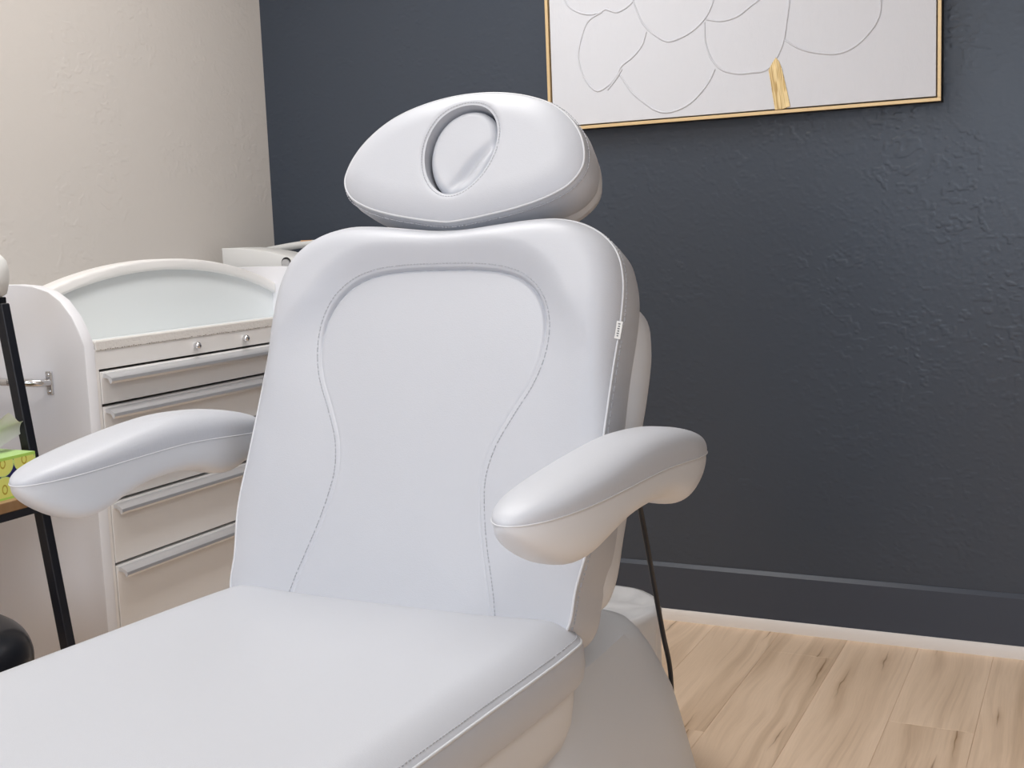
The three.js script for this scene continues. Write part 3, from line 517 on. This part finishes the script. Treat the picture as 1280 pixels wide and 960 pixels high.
// ------------------------------------------------------------------ black-legged shelf stand with tissue box
{
  const sh = thing('shelf_stand', 'black slanted-leg metal shelf stand with wooden shelves beside the cabinet', 'shelf', [0.36, 0, 1.9]);
  const ox = -0.36, oz = -1.9, top = 1.022, lx = y => 0.7065 - 0.1435 * y;
  for (const z of [1.58, 2.24]) {
    part('leg', bar([lx(0) + ox, 0, z + oz], [lx(top) + ox, top, z + oz], 0.023, 0.02), M.black, sh);
    part('leg', bar([0.03 + ox, 0, z + oz], [0.03 + 0.1435 * top + ox, top, z + oz], 0.023, 0.02), M.black, sh);
    part('cross_bar', box(0.1 + ox, 0.632, z - 0.009 + oz, lx(0.64) + ox, 0.654, z + 0.009 + oz, 0.002), M.black, sh);
    part('cross_bar', box(0.17 + ox, top - 0.02, z - 0.009 + oz, lx(top) + ox, top, z + 0.009 + oz, 0.002), M.black, sh);
  }
  const wt = tex(128, 512, (u, v) => { const n = vnoise(u * 16 + 2 * vnoise(v * 6, 0, 6, 1, 3), v * 4, 64, 4, 91), m = vnoise(u * 60, v * 12, 60, 12, 92); const d = 34 * n + 14 * m; return [168 - d, 136 - d, 102 - d]; }, true);
  const wood = std({ map: withRepeat(wt, 2, 1.4), roughness: 0.55 });
  part('shelf', box(0.12 + ox, 0.656, 1.592 + oz, 0.668 + ox, 0.676, 2.228 + oz, 0.002), wood, sh);
  part('shelf_rail', box(0.64 + ox, 0.642, 1.592 + oz, 0.668 + ox, 0.656, 2.228 + oz), M.black, sh);
  part('upper_shelf', box(0.19 + ox, top, 1.56 + oz, 0.552 + ox, top + 0.012, 2.25 + oz, 0.002), M.black, sh);

  // tissue box
  const bx = thing('tissue_box', 'green and yellow patterned tissue box on the wooden shelf', 'tissue box', [0.59, 0.676, 1.733]);
  const print = tex(512, 160, (u, v) => {
    const cols = 5, x = u * cols, k = Math.floor(x + 0.5);
    let c = [26, 28, 92];
    for (let row = -1; row <= 2; row++) for (let i = -1; i <= cols + 1; i++) {
      const cx = i + 0.45, cy = row * 0.62 + 0.24, dx = (x - cx) / 0.5, dy = (v - cy) / 0.31, d = dx * dx + dy * dy;
      if (d < 1) c = d > 0.82 ? [206, 226, 130] : [222, 224, 120];
      const e = ((x - cx) / 0.13) ** 2 + ((v - cy) / 0.12) ** 2; if (e < 1 && e > 0.45) c = [178, 160, 48];
    }
    if (v > 0.93 || v < 0.05) c = [172, 214, 96];
    return c;
  }, true);
  const pm = std({ map: print, roughness: 0.5 }), gm = std({ color: 0xb6d98a, roughness: 0.5 });
  const bg = new THREE.BoxGeometry(0.12, 0.076, 0.24); bg.translate(0, 0.038, 0);
  part('carton', bg, [pm, pm, gm, gm, pm, pm], bx);
  const slot = new THREE.Shape(); slot.absellipse(0, 0, 0.028, 0.085, 0, Math.PI * 2); const sg = new THREE.ShapeGeometry(slot, 30); sg.rotateX(-Math.PI / 2); sg.translate(0, 0.0764, 0);
  part('slot_print', sg, std({ color: 0x9aa0a4, roughness: 0.6 }), bx);
  // crumpled tissue standing out of the slot
  const P = [], I = [], nu = 26, nv = 14;
  for (let j = 0; j <= nv; j++) for (let i = 0; i <= nu; i++) {
    const a = i / nu - 0.5, b = j / nv, fl = Math.sin(a * 9 + b * 3) * 0.012 * (0.4 + b);
    const zz = a * (0.09 + 0.13 * b) - 0.035 * b - 0.02, yy = 0.076 + b * (0.072 - 0.1 * Math.abs(a + 0.15)) + 0.004 * Math.sin(a * 23 + b * 5) * b;
    P.push(fl + 0.02 * b * b, yy, zz);
  }
  for (let j = 0; j < nv; j++) for (let i = 0; i < nu; i++) { const a = j * (nu + 1) + i, b = a + nu + 1; I.push(a, a + 1, b, a + 1, b + 1, b); }
  const tg = new THREE.BufferGeometry(); tg.setAttribute('position', new THREE.Float32BufferAttribute(P, 3)); tg.setIndex(I); tg.computeVertexNormals();
  part('tissue', tg, std({ color: 0xeeeeec, roughness: 0.95, side: THREE.DoubleSide }), bx);

  const jr = thing('lotion_bottle', 'white rounded plastic bottle on the upper shelf above tissue box', 'bottle', [0.524, top + 0.012, 1.586]);
  part('body', new THREE.LatheGeometry([[0, 0], [0.03, 0], [0.04, 0.006], [0.046, 0.03], [0.047, 0.05], [0.044, 0.068], [0.034, 0.08], [0, 0.082]].map(p => new THREE.Vector2(...p)), 32), M.white, jr);
  part('cap', new THREE.CylinderGeometry(0.018, 0.018, 0.03, 20).translate(0, 0.096, 0), M.white, jr);

  const so = thing('round_stool', 'black vinyl round stool pushed under the shelf stand', 'stool', [0.588, 0, 1.84]);
  part('seat', new THREE.LatheGeometry(new THREE.SplineCurve([[0, 0.335], [0.12, 0.336], [0.152, 0.345], [0.172, 0.366], [0.18, 0.4], [0.174, 0.432], [0.156, 0.456], [0.125, 0.472], [0.07, 0.481], [0, 0.484]].map(p => new THREE.Vector2(...p))).getPoints(60), 64), M.blackVinyl, so);
  part('column', new THREE.CylinderGeometry(0.022, 0.022, 0.3, 20).translate(0, 0.2, 0), M.chrome, so);
  for (let k = 0; k < 5; k++) { const a = k / 5 * 2 * Math.PI + 0.3; part('foot_arm', bar([0, 0.075, 0], [Math.cos(a) * 0.2, 0.05, Math.sin(a) * 0.2], 0.028, 0.02), M.black, so); const w = new THREE.CylinderGeometry(0.022, 0.022, 0.018, 18); w.rotateZ(Math.PI / 2); w.rotateY(-a + Math.PI / 2); w.translate(Math.cos(a) * 0.2, 0.022, Math.sin(a) * 0.2); part('caster', w, M.black, so); }
}

// ------------------------------------------------------------------ bag-lined bin and cord behind the chair base
{
  const b = thing('waste_bin', 'white bin with a crinkled plastic liner folded over its rim', 'bin', [1.5, 0, 1.0]);
  const N = 120;
  part('body', new THREE.LatheGeometry([[0, 0], [0.11, 0], [0.115, 0.005], [0.121, 0.33], [0.123, 0.352], [0.117, 0.352], [0.114, 0.33], [0.106, 0.01], [0, 0.01]].map(p => new THREE.Vector2(...p)), 48), M.shell, b);
  const P = [], I = [], prof = [[0.136, 0.08], [0.137, 0.12], [0.136, 0.17], [0.134, 0.22], [0.132, 0.28], [0.132, 0.315], [0.135, 0.335], [0.136, 0.352], [0.131, 0.364], [0.119, 0.365], [0.1, 0.36], [0.07, 0.357], [0.035, 0.36], [0.005, 0.362]];
  prof.forEach(([r, y], l) => { for (let i = 0; i < N; i++) { const a = i / N * 2 * Math.PI, amp = l < 6 ? 0.006 * (1 - l / 9) : 0.0012; const rr = r + amp * (Math.sin(a * 9 + Math.sin(a * 3) * 2) + 0.7 * Math.sin(a * 19 + y * 20)) * 0.5 + 0.003 * (vnoise(a * 6, y * 30, 38, 40, 99) - 0.5); P.push(rr * Math.cos(a), y + (l === 0 ? 0.02 * Math.sin(a * 7) : l > 9 ? 0.012 * (vnoise(4 + 8 * r * Math.cos(a) * 4, 4 + 8 * r * Math.sin(a) * 4, 64, 64, 98) - 0.5) : 0), rr * Math.sin(a)); } });
  for (let l = 0; l + 1 < prof.length; l++) for (let i = 0; i < N; i++) { const q = l * N + i, w = l * N + (i + 1) % N; I.push(q, q + N, w, w, q + N, w + N); }
  const g = new THREE.BufferGeometry(); g.setAttribute('position', new THREE.Float32BufferAttribute(P, 3)); g.setIndex(I); g.computeVertexNormals();
  part('liner', g, phys({ color: 0xe6e7ea, roughness: 0.35, transmission: 0.2, thickness: 0, side: THREE.DoubleSide }), b);

  part('power_cord', tube([[0.285, 0.80, 0.045], [0.275, 0.745, 0.0], [0.255, 0.679, -0.08], [0.245, 0.591, -0.14], [0.234, 0.505, -0.2], [0.229, 0.41, -0.25], [0.224, 0.318, -0.3], [0.21, 0.15, -0.335], [0.19, 0.0045, -0.345]], 0.0045, false, 80, 10), M.black, chair);
}
shade(scene);
renderer.render(scene, camera);
